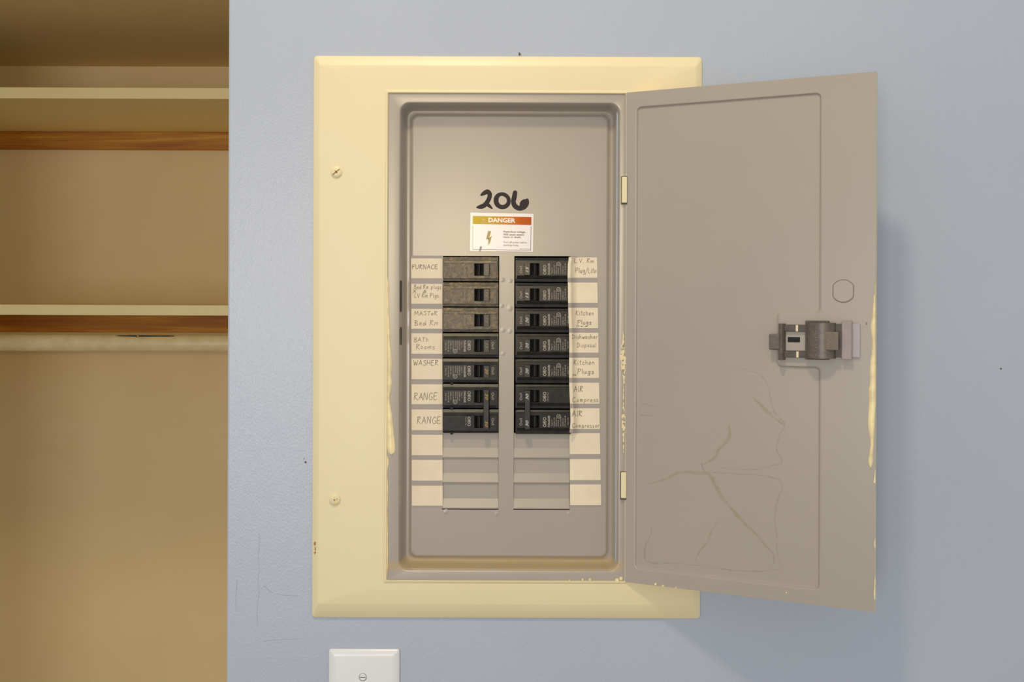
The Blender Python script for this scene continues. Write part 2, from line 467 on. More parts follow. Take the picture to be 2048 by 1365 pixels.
for (x0, x1, z0, z1) in ((fl[0], lx0, zb, zt), (lx1, rx0, zb, zt), (rx1, fl[1], zb, zt)):
    box(bm, x0, x1, YT, yb2, z0, z1)
# raised shelf lines where the tray meets its ledges
tray = obj('dead_front', bm, M_tray, panel, smooth=35)
tag(tray, 'grey recessed metal dead front with dusty dust on its lower ledge')
bm = bmesh.new()   # steel box in the wall behind
e = 0.001
for (a, b, c, d_, f, g_) in ((hx0 + e, hx1 - e, 0.085, 0.087, hz0 + e, hz1 - e), (hx0 + e, hx0 + 0.003, 0.02, 0.085, hz0 + e, hz1 - e), (hx1 - 0.003, hx1 - e, 0.02, 0.085, hz0 + e, hz1 - e),
                             (hx0 + e, hx1 - e, 0.02, 0.085, hz1 - 0.003, hz1 - e), (hx0 + e, hx1 - e, 0.02, 0.085, hz0 + e, hz0 + 0.003)):
    box(bm, a, b, c, d_, f, g_)
tag(obj('enclosure', bm, M_latchd, panel), 'dark steel box behind the breakers')

# blanking plates, three a side
rows_blank = [(866.5, 917.5), (917.5, 967.5), (967.5, 1019)]
for (bx0, bx1) in ((lx0, lx1), (rx0, rx1)):
    for (ya, yb_) in rows_blank:
        z1 = wp(940, ya, YT).z - 0.0001; z0 = wp(940, yb_, YT).z + 0.00025
        bm = bmesh.new(); hgt = z1 - z0
        poly = [(YT + 0.0016, z1), (YT + 0.0016, z1 - hgt * 0.60), (YT + 0.0000, z0 + 0.0012), (YT + 0.0003, z0), (YT + 0.003, z0), (YT + 0.003, z1)]
        prism(bm, poly, bx0 + 0.0001, bx1 - 0.0002)
        obj('blanking_plate', bm, M_blank, panel)
# slots pressed in the lip, left side
for ya, yb_ in ((562, 624), (655, 690)):
    bm = bmesh.new()
    a = wp(801.2, ya, YC); b = wp(802.8, yb_, YC)
    box(bm, a.x, b.x, YC + 0.0004, YC + 0.003, b.z, a.z)
    obj('lip_slot', bm, M_slot, panel)
# dents at the ends of the bus opening, small pressed dimples
bm = bmesh.new()
def dome(bm, px, py, rpx, h, y0):
    c = wp(px, py, y0); r = rpx * MM; n = 14; prev = None
    for k in range(5, 0, -1):
        rk = r * k / 5; yk = y0 - 0.00002 - h * (0.5 + 0.5 * math.cos(math.pi * k / 5))
        ring = [bm.verts.new((c.x + rk * math.cos(2 * math.pi * i / n), yk, c.z + rk * math.sin(2 * math.pi * i / n))) for i in range(n)]
        if prev:
            for i in range(n): bm.faces.new((prev[i], prev[(i + 1) % n], ring[(i + 1) % n], ring[i]))
        prev = ring
    top = bm.verts.new((c.x, y0 - h - 0.00002, c.z))
    for i in range(n): bm.faces.new((prev[i], prev[(i + 1) % n], top))
for (x, y, r) in ((892, 1024.5, 4), (994, 1028, 4.5), (1138, 1028, 4), (1005, 560, 4), (1021, 562, 3.5), (1004, 612, 3.5), (1020, 617, 5), (1006, 661, 4), (1020, 663, 4), (1006, 708, 3.5)):
    bm = bmesh.new(); dome(bm, x, y, r * 1.5, 0.00022, YT)
    obj('dimple', bm, M_tray, panel, smooth=True)

# cover screws
def screw(px, py, rpx, slots, label, chips):
    c = wp(px, py, YC); bm = bmesh.new(); n = 24; r = rpx * MM
    rings = []
    for rk, hk in ((1.0, 0.0), (0.98, 0.0009), (0.8, 0.0017), (0.5, 0.0021)):
        rings.append([bm.verts.new((c.x + r * rk * math.cos(2 * math.pi * i / n), YC - hk, c.z + r * rk * math.sin(2 * math.pi * i / n))) for i in range(n)])
    for a, b in zip(rings, rings[1:]):
        for i in range(n): bm.faces.new((a[i], a[(i + 1) % n], b[(i + 1) % n], b[i]))
    bm.faces.new(rings[-1])
    s = obj('cover_screw', bm, M_cream, panel, smooth=40); tag(s, label)
    bm = bmesh.new()
    for ang, ln in slots:
        a = math.radians(ang); d = Vector((math.cos(a), 0, math.sin(a))); q = Vector((-math.sin(a), 0, math.cos(a)))
        p = [c + d * ln * r + q * 0.0005, c + d * ln * r - q * 0.0005, c - d * ln * r - q * 0.0005, c - d * ln * r + q * 0.0005]
        vs = [bm.verts.new((v.x, YC - 0.00225, v.z)) for v in p]; vb = [bm.verts.new((v.x, YC - 0.0016, v.z)) for v in p]
        bm.faces.new(vs)
        for i in range(4): bm.faces.new((vs[i], vs[(i + 1) % 4], vb[(i + 1) % 4], vb[i]))
    obj('slot', bm, M_brass if chips else M_rust, s)
    if chips:
        bm = bmesh.new()
        for k in range(7):
            a = random.uniform(0, 6.28); rk = random.uniform(0.3, 0.62) * r
            cyl(bm, (c.x + rk * math.cos(a), c.z + rk * math.sin(a)), random.uniform(0.0004, 0.0009), YC - 0.0015, YC - 0.0023, 6)
        tag(obj('bare_metal_chip', bm, M_steel, s), 'bare metal showing through the cream paint')
screw(673, 344.5, 11.5, [(40, 0.75), (130, 0.3)], 'cream painted screw, upper of the two on the cover', False)
screw(669.5, 1000, 11.5, [(95, 0.6), (5, 0.6)], 'chipped cream painted screw, lower of the two on the cover', True)

# rusty scrape on the cover's lower left edge
fc = on(YC)
for (x, y, a, b) in ((630, 1088, 3, 5), (632, 1098, 3, 6), (630, 1106, 2, 3), (635, 1112, 1.6, 3), (636, 1119, 3, 3)):
    bm = bmesh.new(); k = 9; pts = [(x + a * random.uniform(0.6, 1.1) * math.cos(6.283 * i / k), y + b * random.uniform(0.6, 1.1) * math.sin(6.283 * i / k)) for i in range(k)]
    slab(bm, pts, on(-0.0042 if x < 634 else -0.0048), -0.0004, 0.0002, 0.2)
    tag(obj('paint_chip', bm, M_rust, panel), 'rusty brown chipped paint on the lower left edge of the cover')

# ---------------- directory strips: grey strip, cream blocks, handwriting
rowsL = [(517, 557), (568, 608), (618, 658), (667, 708), (718, 759), (769, 809), (819.5, 861), (870, 911), (920.5, 962), (972, 1012)]
rowsR = [(515, 556), (565.5, 606), (616, 657), (666, 706), (716, 756.5), (766, 808), (817, 858.5), (867, 909), (919, 961), (969.5, 1011)]
fT = on(YT)
def quad(bm, P, fn, h0, h1):
    A = [bm.verts.new(fn(x, y, h0)) for x, y in P]; B = [bm.verts.new(fn(x, y, h1)) for x, y in P]
    bm.faces.new(B)
    for i in range(4): bm.faces.new((A[i], A[(i + 1) % 4], B[(i + 1) % 4], B[i]))
def lx(y): return 822 + (y - 515) * 0.003, 884.5 + (y - 515) * 0.0025
bm = bmesh.new()
quad(bm, [(lx(511)[0], 511.5), (lx(511)[1], 511.5), (lx(1016)[1], 1016), (lx(1016)[0], 1016)], fT, 0, 0.0002)
stripL = obj('directory_strip', bm, M_bar, panel); tag(stripL, 'printed label strip left of the breakers')
# the right strip lifts off and its inner edge lies over the breakers' ends
edgeR = [(511, 1138), (530, 1135.5), (556, 1135), (580, 1136), (606, 1136), (640, 1137), (660, 1138), (690, 1138.5), (756, 1138), (790, 1139), (808, 1140), (845, 1141), (866, 1139), (875, 1139), (1013, 1140)]
def ex(y):
    for (a, b), (c, d) in zip(edgeR, edgeR[1:]):
        if a <= y <= c: return b + (d - b) * (y - a) / (c - a)
    return edgeR[-1][1] if y > 1000 else edgeR[0][1]
def rxx(y): return 1194 + (y - 515) * 0.0165
HR = 0.0062
def curl(tt): return HR * max(0, 1 - max(0, tt - 0.10) * 4.5) ** 2
def strip_part(bm, y0, y1, xa_fn, xb_fn, lift, n=3):
    """curved paper: lifted at its inner edge above the breakers, flat on the metal at its outer edge"""
    cols = []
    for k in range(17):
        t = (k / 16) ** 1.6
        col = []
        for j in range(n + 1):
            y = y0 + (y1 - y0) * j / n
            x = xa_fn(y) + (xb_fn(y) - xa_fn(y)) * t
            tt = (x - ex(y)) / 62
            h = 0.0003 + lift + (0.0 if y > 866 else 1.0) * curl(tt)
            col.append(bm.verts.new(fT(x, y, h)))
        cols.append(col)
    for a, b in zip(cols, cols[1:]):
        for j in range(n): bm.faces.new((a[j], a[j + 1], b[j + 1], b[j]))
bm = bmesh.new()
strip_part(bm, 514, 866, ex, rxx, 0.0, 24)
strip_part(bm, 866.2, 1014, ex, rxx, 0.0, 6)
stripR = obj('directory_strip', bm, M_bar, panel, smooth=60); tag(stripR, 'printed label strip right of the breakers, its inner edge curling over them')

G = {  # single stroke handwriting: strokes in a unit box, then advance width
 'A': ([[(0, 0), (.32, 1), (.62, 0)], [(.1, .38), (.52, .42)]], .72), 'B': ([[(.05, 0), (.08, 1)], [(0, .95), (.4, .98), (.45, .75), (.1, .52), (.5, .42), (.52, .1), (.05, 0)]], .66),
 'C': ([[(.55, .85), (.3, 1), (.03, .6), (.08, .12), (.35, 0), (.6, .15)]], .7), 'D': ([[(.08, 0), (.08, 1)], [(0, .95), (.45, .85), (.62, .45), (.4, .05), (.05, 0)]], .74),
 'E': ([[(.5, .95), (.05, .95), (.05, 0), (.55, .03)], [(.05, .5), (.42, .52)]], .66), 'F': ([[(.6, .95), (.05, .92), (.02, -.1)], [(.04, .48), (.45, .5)]], .62),
 'G': ([[(.58, .85), (.3, 1), (.04, .5), (.2, .02), (.55, .1), (.6, .42), (.35, .42)]], .72), 'H': ([[(.05, 0), (.08, 1)], [(.55, 0), (.55, 1)], [(.05, .48), (.55, .5)]], .7),
 'I': ([[(.12, 0), (.12, 1)]], .28), 'K': ([[(.06, 0), (.08, 1)], [(.55, .95), (.1, .42), (.6, 0)]], .66), 'L': ([[(.06, 1), (.04, .03), (.5, .03)]], .58),
 'M': ([[(.02, 0), (.1, 1), (.36, .3), (.66, 1), (.74, 0)]], .88), 'N': ([[(.04, 0), (.06, 1), (.55, 0), (.57, 1)]], .72), 'P': ([[(.06, 0), (.08, 1)], [(0, .92), (.42, .98), (.5, .72), (.36, .5), (.08, .48)]], .6),
 'R': ([[(.04, 0), (.08, 1)], [(0, .92), (.42, .98), (.5, .76), (.1, .5), (.6, 0)]], .68), 'S': ([[(.5, .88), (.25, 1), (.06, .78), (.45, .4), (.4, .06), (.04, .08)]], .6),
 'T': ([[(0, .96), (.6, .98)], [(.3, .96), (.28, 0)]], .62), 'U': ([[(.04, 1), (.06, .2), (.3, 0), (.54, .2), (.56, 1)]], .7), 'V': ([[(.02, 1), (.26, 0), (.56, 1)]], .64),
 'W': ([[(.02, 1), (.2, 0), (.4, .7), (.6, 0), (.82, 1)]], .9), 'X': ([[(.02, 0), (.6, 1)], [(.05, .95), (.55, .02)]], .66), 'O': ([[(.3, 1), (.04, .5), (.3, 0), (.58, .5), (.3, 1)]], .7),
 'a': ([[(.42, .5), (.15, .55), (.04, .2), (.2, 0), (.42, .3), (.42, .5), (.48, 0)]], .56), 'c': ([[(.42, .48), (.15, .55), (.04, .2), (.2, 0), (.44, .1)]], .5),
 'd': ([[(.42, .3), (.2, .55), (.04, .2), (.2, 0), (.42, .3)], [(.44, 1), (.46, 0)]], .56), 'e': ([[(.06, .28), (.4, .32), (.3, .58), (.08, .4), (.1, .05), (.44, .06)]], .52),
 'g': ([[(.42, .5), (.15, .55), (.06, .2), (.25, .05), (.42, .4)], [(.44, .55), (.4, -.35), (.05, -.3)]], .56), 'h': ([[(.05, 1), (.06, 0)], [(.06, .35), (.3, .55), (.42, .3), (.42, 0)]], .54),
 'i': ([[(.08, .55), (.1, 0)], [(.09, .78), (.11, .82)]], .24), 'k': ([[(.06, 1), (.06, 0)], [(.4, .55), (.08, .25), (.42, 0)]], .5), 'l': ([[(.08, 1), (.1, 0)]], .24),
 'm': ([[(.04, .55), (.06, 0)], [(.06, .35), (.2, .55), (.3, .35), (.32, 0)], [(.32, .35), (.48, .55), (.56, .3), (.58, 0)]], .7), 'n': ([[(.04, .55), (.06, 0)], [(.06, .35), (.25, .55), (.38, .3), (.4, 0)]], .52),
 'o': ([[(.22, .56), (.04, .28), (.2, 0), (.42, .28), (.22, .56)]], .52), 'p': ([[(.05, .58), (.06, -.35)], [(.06, .4), (.28, .58), (.42, .28), (.25, 0), (.07, .1)]], .52),
 'r': ([[(.05, .55), (.07, 0)], [(.07, .3), (.2, .52), (.38, .5)]], .42), 's': ([[(.38, .5), (.12, .55), (.1, .36), (.36, .2), (.3, 0), (.02, .04)]], .46), 't': ([[(.16, .95), (.16, .05), (.34, .02)], [(0, .6), (.36, .62)]], .42),
 'u': ([[(.04, .55), (.08, .08), (.25, 0), (.4, .2), (.4, .55), (.46, 0)]], .54), 'w': ([[(.02, .55), (.15, 0), (.28, .45), (.42, 0), (.56, .55)]], .64),
 '/': ([[(0, -.3), (.5, 1.1)]], .5), '.': ([[(.05, .02), (.1, .06)]], .22), '&': ([[(.5, .1), (.15, .8), (.35, 1), (.42, .75), (.05, .25), (.25, 0), (.55, .4)]], .62), ' ': ([], .38)}
def ink(bm, strokes, fn, h, cell):
    """strokes of (px, py, width): filled cells laid as one flat layer, so crossings never overlap"""
    cells = set()
    for st in strokes:
        for (xa, ya, wa), (xb, yb, wb) in zip(st, st[1:]):
            n = max(1, int(math.hypot(xb - xa, yb - ya) / (cell * 0.9)))
            for k in range(n + 1):
                t = k / n; x = xa + (xb - xa) * t; y = ya + (yb - ya) * t; rr_ = (wa + (wb - wa) * t) / 2
                i0, i1 = int((x - rr_) / cell), int((x + rr_) / cell) + 1
                j0, j1 = int((y - rr_) / cell), int((y + rr_) / cell) + 1
                for i in range(i0, i1):
                    for j in range(j0, j1):
                        if ((i + .5) * cell - x) ** 2 + ((j + .5) * cell - y) ** 2 <= rr_ * rr_: cells.add((i, j))
    V = {}
    def v(i, j):
        if (i, j) not in V: V[(i, j)] = bm.verts.new(fn(i * cell, j * cell, h))
        return V[(i, j)]
    for i, j in cells: bm.faces.new((v(i, j), v(i, j + 1), v(i + 1, j + 1), v(i + 1, j)))
def write(bm, s, x0, x1, yt, yb, fn, h, wd=0.9, slope=0.0):
    strokes = []
    """capital height runs from yt to yb"""
    adv = [G[c][1] + 0.12 for c in s]; tot = sum(adv) - 0.12; k = (x1 - x0) / tot; hh = yb - yt; cx = 0
    for c, a in zip(s, adv):
        for st in G[c][0]:
            jx, jy = random.uniform(-.03, .03), random.uniform(-.05, .05)
            P = []
            for (u, v) in (spline(st, 3) if len(st) > 3 else st):
                X = x0 + (cx + u + jx) * k + 0.12 * (v * hh) * 0.6
                P.append((X, yb - (v + jy) * hh + slope * (X - x0)))
            strokes.append([(x, y, wd * random.uniform(0.85, 1.1)) for x, y in P])
        cx += a
    ink(bm, strokes, fn, h, 0.2)
HL = [  # per row: list of (text, x0, x1, ytop, ybase)
 [('FURNACE', 824, 876, 529.5, 538)], [('Bed Rm plugs', 828, 882, 570, 578), ('X', 825, 833, 578.5, 586.5), ('&', 846, 853, 581, 586), ('LV Rm Plgs.', 829, 880, 587, 595.5)],
 [('MASTeR', 829, 875, 623, 631), ('Bed Rm', 829, 877, 641, 651)], [('BATh', 828, 857, 675.5, 684), ('Rooms', 832, 870, 688.5, 698.5)], [('WASHER', 827, 877, 721, 731)],
 [('RANGE', 828, 875, 786, 800)], [('RANGE', 834, 882, 834, 848)], [], [], []]
HRt = [
 [('L.V. Rm', 1148, 1188, 517.5, 526), ('Plug/Lite', 1151, 1193, 536, 546)], [], [('Kitchen', 1151, 1188, 621.5, 631), ('Plugs', 1155, 1183, 640, 649), ('Dw.o', 1153, 1175, 650.5, 654)],
 [('Dishwasher', 1144, 1195, 669.5, 678), ('Disposal', 1154, 1192, 686, 695)], [('Kitchen', 1147, 1189, 720, 729.5), ('Plugs', 1155, 1188, 738, 748), ('no', 1146, 1153, 747, 752)],
 [('AIR', 1148, 1166, 773, 784), ('Compress', 1145, 1197, 795, 804.5)], [('AIR', 1144, 1165, 822, 833), ('Compressor', 1144, 1199, 847, 856)], [], [], []]
NL = ['FURNACE', 'Bed Rm plugs & LV Rm Plgs.', 'MASTER Bed Rm', 'BATH ROOMS', 'WASHER', 'RANGE, beside the upper pole of the range breaker', 'RANGE, beside the lower pole of the range breaker', None, None, None]
NR = ['L.V. Rm Plug/Lite', '', 'Kitchen Plugs, third row', 'Dishwasher Disposal', 'Kitchen Plugs, fifth row', 'AIR Compress', 'AIR Compressor', None, None, None]
for side, rows, names, hw in (('L', rowsL, NL, HL), ('R', rowsR, NR, HRt)):
    for i, (ya, yb_) in enumerate(rows):
        bm = bmesh.new()
        if side == 'L':
            quad(bm, [(lx(ya)[0] + .3, ya), (lx(ya)[1] - .3, ya + .3), (lx(yb_)[1] - .3, yb_), (lx(yb_)[0] + .3, yb_)], fT, 0.0002, 0.00035)
        else:
            strip_part(bm, ya, yb_, lambda y: ex(y) + 0.2, lambda y: rxx(y), 0.00012, 3)
        o = obj('paper_label', bm, M_paper, panel)
        nm = names[i]
        if nm: tag(o, 'cream paper label handwritten ' + nm)
        else: tag(o, 'blank cream paper label, %s' % ('second row on the right' if nm == '' else ('row %d, below the named ones' % (i + 1))))
        if hw[i]:
            for (s, x0, x1, yt, yb2_) in hw[i]:
                bm = bmesh.new()
                wd = 0.85 if s in ('X', 'Plugs', 'RANGE', 'AIR', 'FURNACE', 'WASHER') else 0.66
                if side == 'L': write(bm, s, x0, x1, yt, yb2_, fT, 0.0005, wd)
                else:
                    def fr(x, y, h):
                        tt = (x - ex(y)) / 62
                        return fT(x, y, 0.0003 + 0.00012 + 0.00025 + curl(tt))
                    write(bm, s, x0, x1, yt, yb2_, fr, 0, wd)
                tag(obj('handwritten_word', bm, M_pencil, o, recalc=False), 'pencilled word ' + s + ' on the paper', kind='stuff')

# ---------------- marker number 206 and the danger sticker
def mk(pts): return spline([(900 + x / 8.53, 360 + y / 8.53, w_ / 8.53) for x, y, w_ in pts], 6)
for k, sts in enumerate((
    [[(535, 258, 36), (585, 225, 70), (640, 203, 80), (676, 240, 76), (672, 300, 76), (640, 370, 76), (590, 430, 80), (530, 458, 74), (480, 466, 44), (450, 472, 10)], [(600, 400, 30), (645, 425, 58), (690, 462, 44), (726, 496, 10)]],
    [[(835, 255, 66), (795, 300, 80), (788, 370, 84), (815, 430, 78), (880, 463, 72), (950, 450, 74), (995, 400, 70), (1000, 330, 66), (960, 270, 66), (890, 242, 62), (835, 255, 60)]],
    [[(1110, 218, 76), (1098, 290, 84), (1082, 370, 80), (1105, 440, 84), (1170, 482, 84), (1245, 465, 96), (1290, 420, 96), (1305, 375, 88), (1318, 340, 44)], [(1215, 430, 50), (1235, 395, 80), (1268, 370, 80)]])):
    bm = bmesh.new(); ink(bm, [mk(p) for p in sts], fT, 0.00012 + 0.00003 * k, 0.35)
    tag(obj('handwritten_digit', bm, M_marker, panel, recalc=False), 'black marker digit %s of the number 206' % '206'[k])
def sq(u, v):   # sticker corners, bilinear in px
    a, b, c, d = (941, 425.5), (1067, 428), (1066, 504), (940, 502)
    x = (a[0] * (1 - u) + b[0] * u) * (1 - v) + (d[0] * (1 - u) + c[0] * u) * v
    y = (a[1] * (1 - u) + b[1] * u) * (1 - v) + (d[1] * (1 - u) + c[1] * u) * v
    return x, y
bm = bmesh.new(); quad(bm, [sq(0, 0), sq(1, 0), sq(1, 1), sq(0, 1)], fT, 0, 0.0003)
stk = obj('danger_sticker', bm, M_white, panel); tag(stk, 'white and orange danger sticker below the number 206')
def sqr(bm, u0, u1, v0, v1, h):
    bm.faces.new([bm.verts.new(fT(*sq(u, v), h)) for u, v in ((u0, v0), (u1, v0), (u1, v1), (u0, v1))])
def P_(x, y):  # crop px -> sticker uv
    X, Y = 900 + x / 8.53, 360 + y / 8.53
    return ((X - 941) / 126, (Y - 426.5) / 76)
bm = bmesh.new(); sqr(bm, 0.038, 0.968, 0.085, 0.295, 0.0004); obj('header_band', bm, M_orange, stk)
bm = bmesh.new()
for (a, b, c, d) in ((0.038, 0.968, 0.955, 0.965), (0.038, 0.042, 0.33, 0.96), (0.960, 0.968, 0.33, 0.96)): sqr(bm, a, b, c, d, 0.0004)
obj('border_line', bm, M_brownink, stk)
def stext(bm, s, u0, u1, v0, v1, bold=0):
    put_text(bm, s, lambda a, b: fT(*sq(u0 + (u1 - u0) * a, v1 + (v0 - v1) * b), 0.00055), bold)
bm = bmesh.new(); stext(bm, 'DANGER', 0.285, 0.715, 0.125, 0.245, 0.035)
obj('header_lettering', bm, M_white, stk, recalc=False)
bm = bmesh.new()
stext(bm, 'Hazardous voltage.', 0.525, 0.880, 0.455, 0.520, 0.015); stext(bm, 'Will cause severe', 0.525, 0.855, 0.530, 0.580, 0.015); stext(bm, 'injury or death.', 0.525, 0.81, 0.598, 0.655, 0.015)
stext(bm, 'Turn off power before', 0.525, 0.90, 0.735, 0.795, 0.0); stext(bm, 'working inside.', 0.525, 0.775, 0.81, 0.87, 0.0); stext(bm, '860-512-80-01', 0.79, 0.94, 0.915, 0.937, 0.0)
obj('small_print', bm, M_brownink, stk, recalc=False)
bm = bmesh.new()
bolt = [(650, 872), (703, 878), (672, 965), (716, 955), (690, 1050), (655, 1118), (660, 1020), (618, 1015)]
for poly in ([(650, 872), (703, 878), (658, 1018), (616, 1012)], [(655, 1000), (714, 955), (684, 1070), (655, 1118)]):
    bm.faces.new([bm.verts.new(fT(900 + x / 8.53, 360 + y / 8.53, 0.00045)) for x, y in poly])
obj('lightning_symbol', bm, M_bolt, stk, recalc=False)
bm = bmesh.new()   # alert triangle outline
tri = [(575, 660), (620, 735), (530, 735), (575, 660)]
ribbon(bm, [(900 + x / 8.53, 360 + y / 8.53) for x, y in tri], fT, 0.00045, 0.7); ribbon(bm, [(967.5, 440), (967.5, 444)], fT, 0.00045, 0.8)
obj('warning_triangle', bm, M_paper, stk, recalc=False)
# two small bright scuffs below the sticker
bm = bmesh.new()
ribbon(bm, spline([(962, 493, 3), (961, 498, 4), (959, 503, 1.5)], 4), fT, 0.0006); 
tag(obj('paint_scuff', bm, M_bar, panel, recalc=False), 'small grey scrape over the sticker edge')
bm = bmesh.new(); ribbon(bm, spline([(931, 501, 1.5), (931, 506, 2.5), (932, 511, 3)], 4), fT, 0.0003)
tag(obj('paint_scuff', bm, M_silver, panel, recalc=False), 'small bright scrape above the top left breaker')

# cream paint run down the lip's left edge
fl_ = on(YC + 0.0004)
runs = [[(556, 774, 776), (575, 774, 778), (600, 774, 777.5), (640, 774, 778.5), (672, 774, 780), (700, 774, 782), (718, 774, 784), (735, 774, 785), (752, 774, 783), (765, 774, 784), (782, 774, 783), (792, 774, 780), (812, 774, 781), (830, 774, 784), (850, 774, 786), (872, 774.5, 788), (892, 774.5, 790), (903, 776, 789.5), (908, 779, 787), (910, 782, 784)],
        [(912, 773.5, 775), (925, 773.5, 778), (945, 773.5, 775.5), (985, 773.5, 777), (1020, 773.5, 775.4), (1060, 773.5, 776), (1095, 773.5, 776.5), (1120, 773.5, 776.5), (1155, 773.5, 775)]]
for r_ in runs:
    bm = bmesh.new(); drip(bm, r_, fl_, 0.0009)
    tag(obj('paint_drip', bm, M_creamp, panel, smooth=60), 'cream paint run down the left edge of the dead front')
for (x, y, r) in ((1139, 1161, 2), (1165, 1160, 2.6), (1180, 1160, 3), (1242, 1158, 4), (1234, 1161, 4)):
    bm = bmesh.new(); slab(bm, [(x + r * math.cos(i * .7), y + r * math.sin(i * .7)) for i in range(9)], fl_, -0.0002, 0.0007, 0.5)
    obj('paint_drop', bm, M_creamp, panel, smooth=60)

# ---------------- the open door
hp = wp(1248.5, HY, YC - 0.0002)
fw = wp(1751, HY, 0)                        # ray through the free edge
dep = (D - abs(hp.y)) * (1 - 1 / 1.1055)    # how far the free edge stands out
fx = fw.x * (D + hp.y - dep) / D
TH = math.atan2(dep, fx - hp.x); DW = math.hypot(dep, fx - hp.x)
DM = T(hp) @ Matrix.Rotation(-TH, 4, 'Z')
DMi = DM.inverted()
def dl(px, py, h=0.0):
    """pixel -> door-local point on the door's inner face (local y=0), raised h toward the viewer"""
    p0 = DMi @ Vector((0, -D, ZC)); p1 = DMi @ wp(px, py, 0)
    t = (0 - p0.y) / (p1.y - p0.y)
    p = p0 + (p1 - p0) * t
    return Vector((p.x, -h, p.z))
ztop = dl(1753, 143).z; zbot = dl(1748, 1225).z
bm = bmesh.new()
ut, ub = dl(1643, 300).x, dl(1272, 300).x        # pan right / left
pz1 = dl(1643, 184).z; pz0 = dl(1643, 1182).z
nz1 = dl(1620, 628).z; nz0 = dl(1620, 733).z; nu = dl(1557, 680).x
RD = 0.0020; SL = 0.0020
def pan_outline(off):
    """pan outline with a notch round the latch; off > 0 shrinks it"""
    u0, u1, z0, z1 = ub + off, ut - off, pz0 + off, pz1 - off
    r = max(0.005 - off, 0.001); q = 0.004
    def arc(cx, cz, a0, a1, rr_, n=4): return [(cx + rr_ * math.cos(math.radians(a0 + (a1 - a0) * i / n)), cz + rr_ * math.sin(math.radians(a0 + (a1 - a0) * i / n))) for i in range(n + 1)]
    P = []
    P += arc(u0 + r, z1 - r, 180, 90, r); P += arc(u1 - r, z1 - r, 90, 0, r)
    P += arc(u1 - r, nz1 + off + r, 0, -90, r)
    P += arc(nu - off + q, nz1 + off - q, 90, 180, q)
    P += arc(nu - off + q, nz0 - off + q, 180, 270, q)
    P += arc(u1 - r, nz0 - off - r, 90, 0, r)
    P += arc(u1 - r, z0 + r, 0, -90, r); P += arc(u0 + r, z0 + r, 270, 180, r)
    return P
O = [(0.0, zbot), (0.0, ztop), (DW, ztop), (DW, zbot)]
prof = [(-0.0010, 0.0), (0, 0.0), (SL * 0.25, RD * 0.12), (SL * 0.6, RD * 0.7), (SL * 0.85, RD * 0.97), (SL, RD), (SL * 1.4, RD)]
rings = []
for off, y in prof: rings.append([bm.verts.new((u, y, z)) for u, z in pan_outline(off)])
n = len(rings[0])
for a, b in zip(rings, rings[1:]):
    for i in range(n): bm.faces.new((a[i], a[(i + 1) % n], b[(i + 1) % n], b[i]))
bm.faces.new(rings[-1])
# rim: fill between the sheet's edge and the pan outline
E = [bm.verts.new((u, 0, z)) for u, z in O]
ee = [bm.edges.new((E[i], E[(i + 1) % 4])) for i in range(4)]
ie = [bm.edges.get((rings[0][i], rings[0][(i + 1) % n])) for i in range(n)]
bmesh.ops.triangle_fill(bm, use_beauty=True, use_dissolve=False, edges=ee + ie)
big = [f for f in bm.faces if len(f.verts) > 4]
bmesh.ops.triangulate(bm, faces=big)
# folded edge and outer face in cream
TK = 0.011
for i in range(4):
    a, b = O[i], O[(i + 1) % 4]
    vs = [bm.verts.new((a[0], 0, a[1])), bm.verts.new((b[0], 0, b[1])), bm.verts.new((b[0], TK, b[1])), bm.verts.new((a[0], TK, a[1]))]
    f = bm.faces.new(vs); f.material_index = 1
    if i == 3: f.material_index = 1
vs = [bm.verts.new((u, TK, z)) for u, z in O]; f = bm.faces.new(vs); f.material_index = 1
bmesh.ops.remove_doubles(bm, verts=bm.verts, dist=0.00002)
door = obj('panel_door', bm, [M_grey, M_cream], panel, DM, smooth=30, origin=(0, 0, 0))
tag(door, 'grey inside face of the open panel door, hinged on the right')
def dpart(name, bm, mat, label=None, **k):
    o = obj(name, bm, mat, door, DM, **k)
    if label: tag(o, label)
    return o
def dbox(bm, x0, x1, y0, y1, h0, h1, bev=0.0, seg=1):
    a = dl(x0, (y0 + y1) / 2); b = dl(x1, (y0 + y1) / 2); t = dl((x0 + x1) / 2, y0); u = dl((x0 + x1) / 2, y1)
    box(bm, a.x, b.x, -h1, -h0, u.z, t.z, bev, seg)
# knockout
bm = bmesh.new(); bm2 = bmesh.new()
c = dl(1686.5, 582.5); R1 = dl(1686.5, 560.5).z - c.z; hw = dl(1706.5, 582).x - c.x
def ko(r, w): 
    P = []
    for i in range(48):
        a = 2 * math.pi * i / 48; x = max(-w, min(w, r * math.cos(a))); P.append((c.x + x, c.z + r * math.sin(a)))
    return P
def ringp(bm, ra, wa, rb, wb, ha, hb):
    A = [bm.verts.new((x, -ha, z)) for x, z in ko(ra, wa)]; B = [bm.verts.new((x, -hb, z)) for x, z in ko(rb, wb)]
    for i in range(48): bm.faces.new((A[i], A[(i + 1) % 48], B[(i + 1) % 48], B[i]))
    return A, B
e = 0.00035
ringp(bm, R1 + 2 * e, hw + 2 * e, R1 + e, hw + e, 0, 0.0004)
ringp(bm, R1 + e, hw + e, R1, hw, 0.0004, 0.0001)
dpart('knockout_ring', bm, M_ring, smooth=40)
A, B = ringp(bm2, R1, hw, R1 - e, hw - e, 0.0001, 0.0005); bm2.faces.new(B)
dpart('knockout', bm2, M_grey, 'flat sided round knockout above the latch', smooth=30)
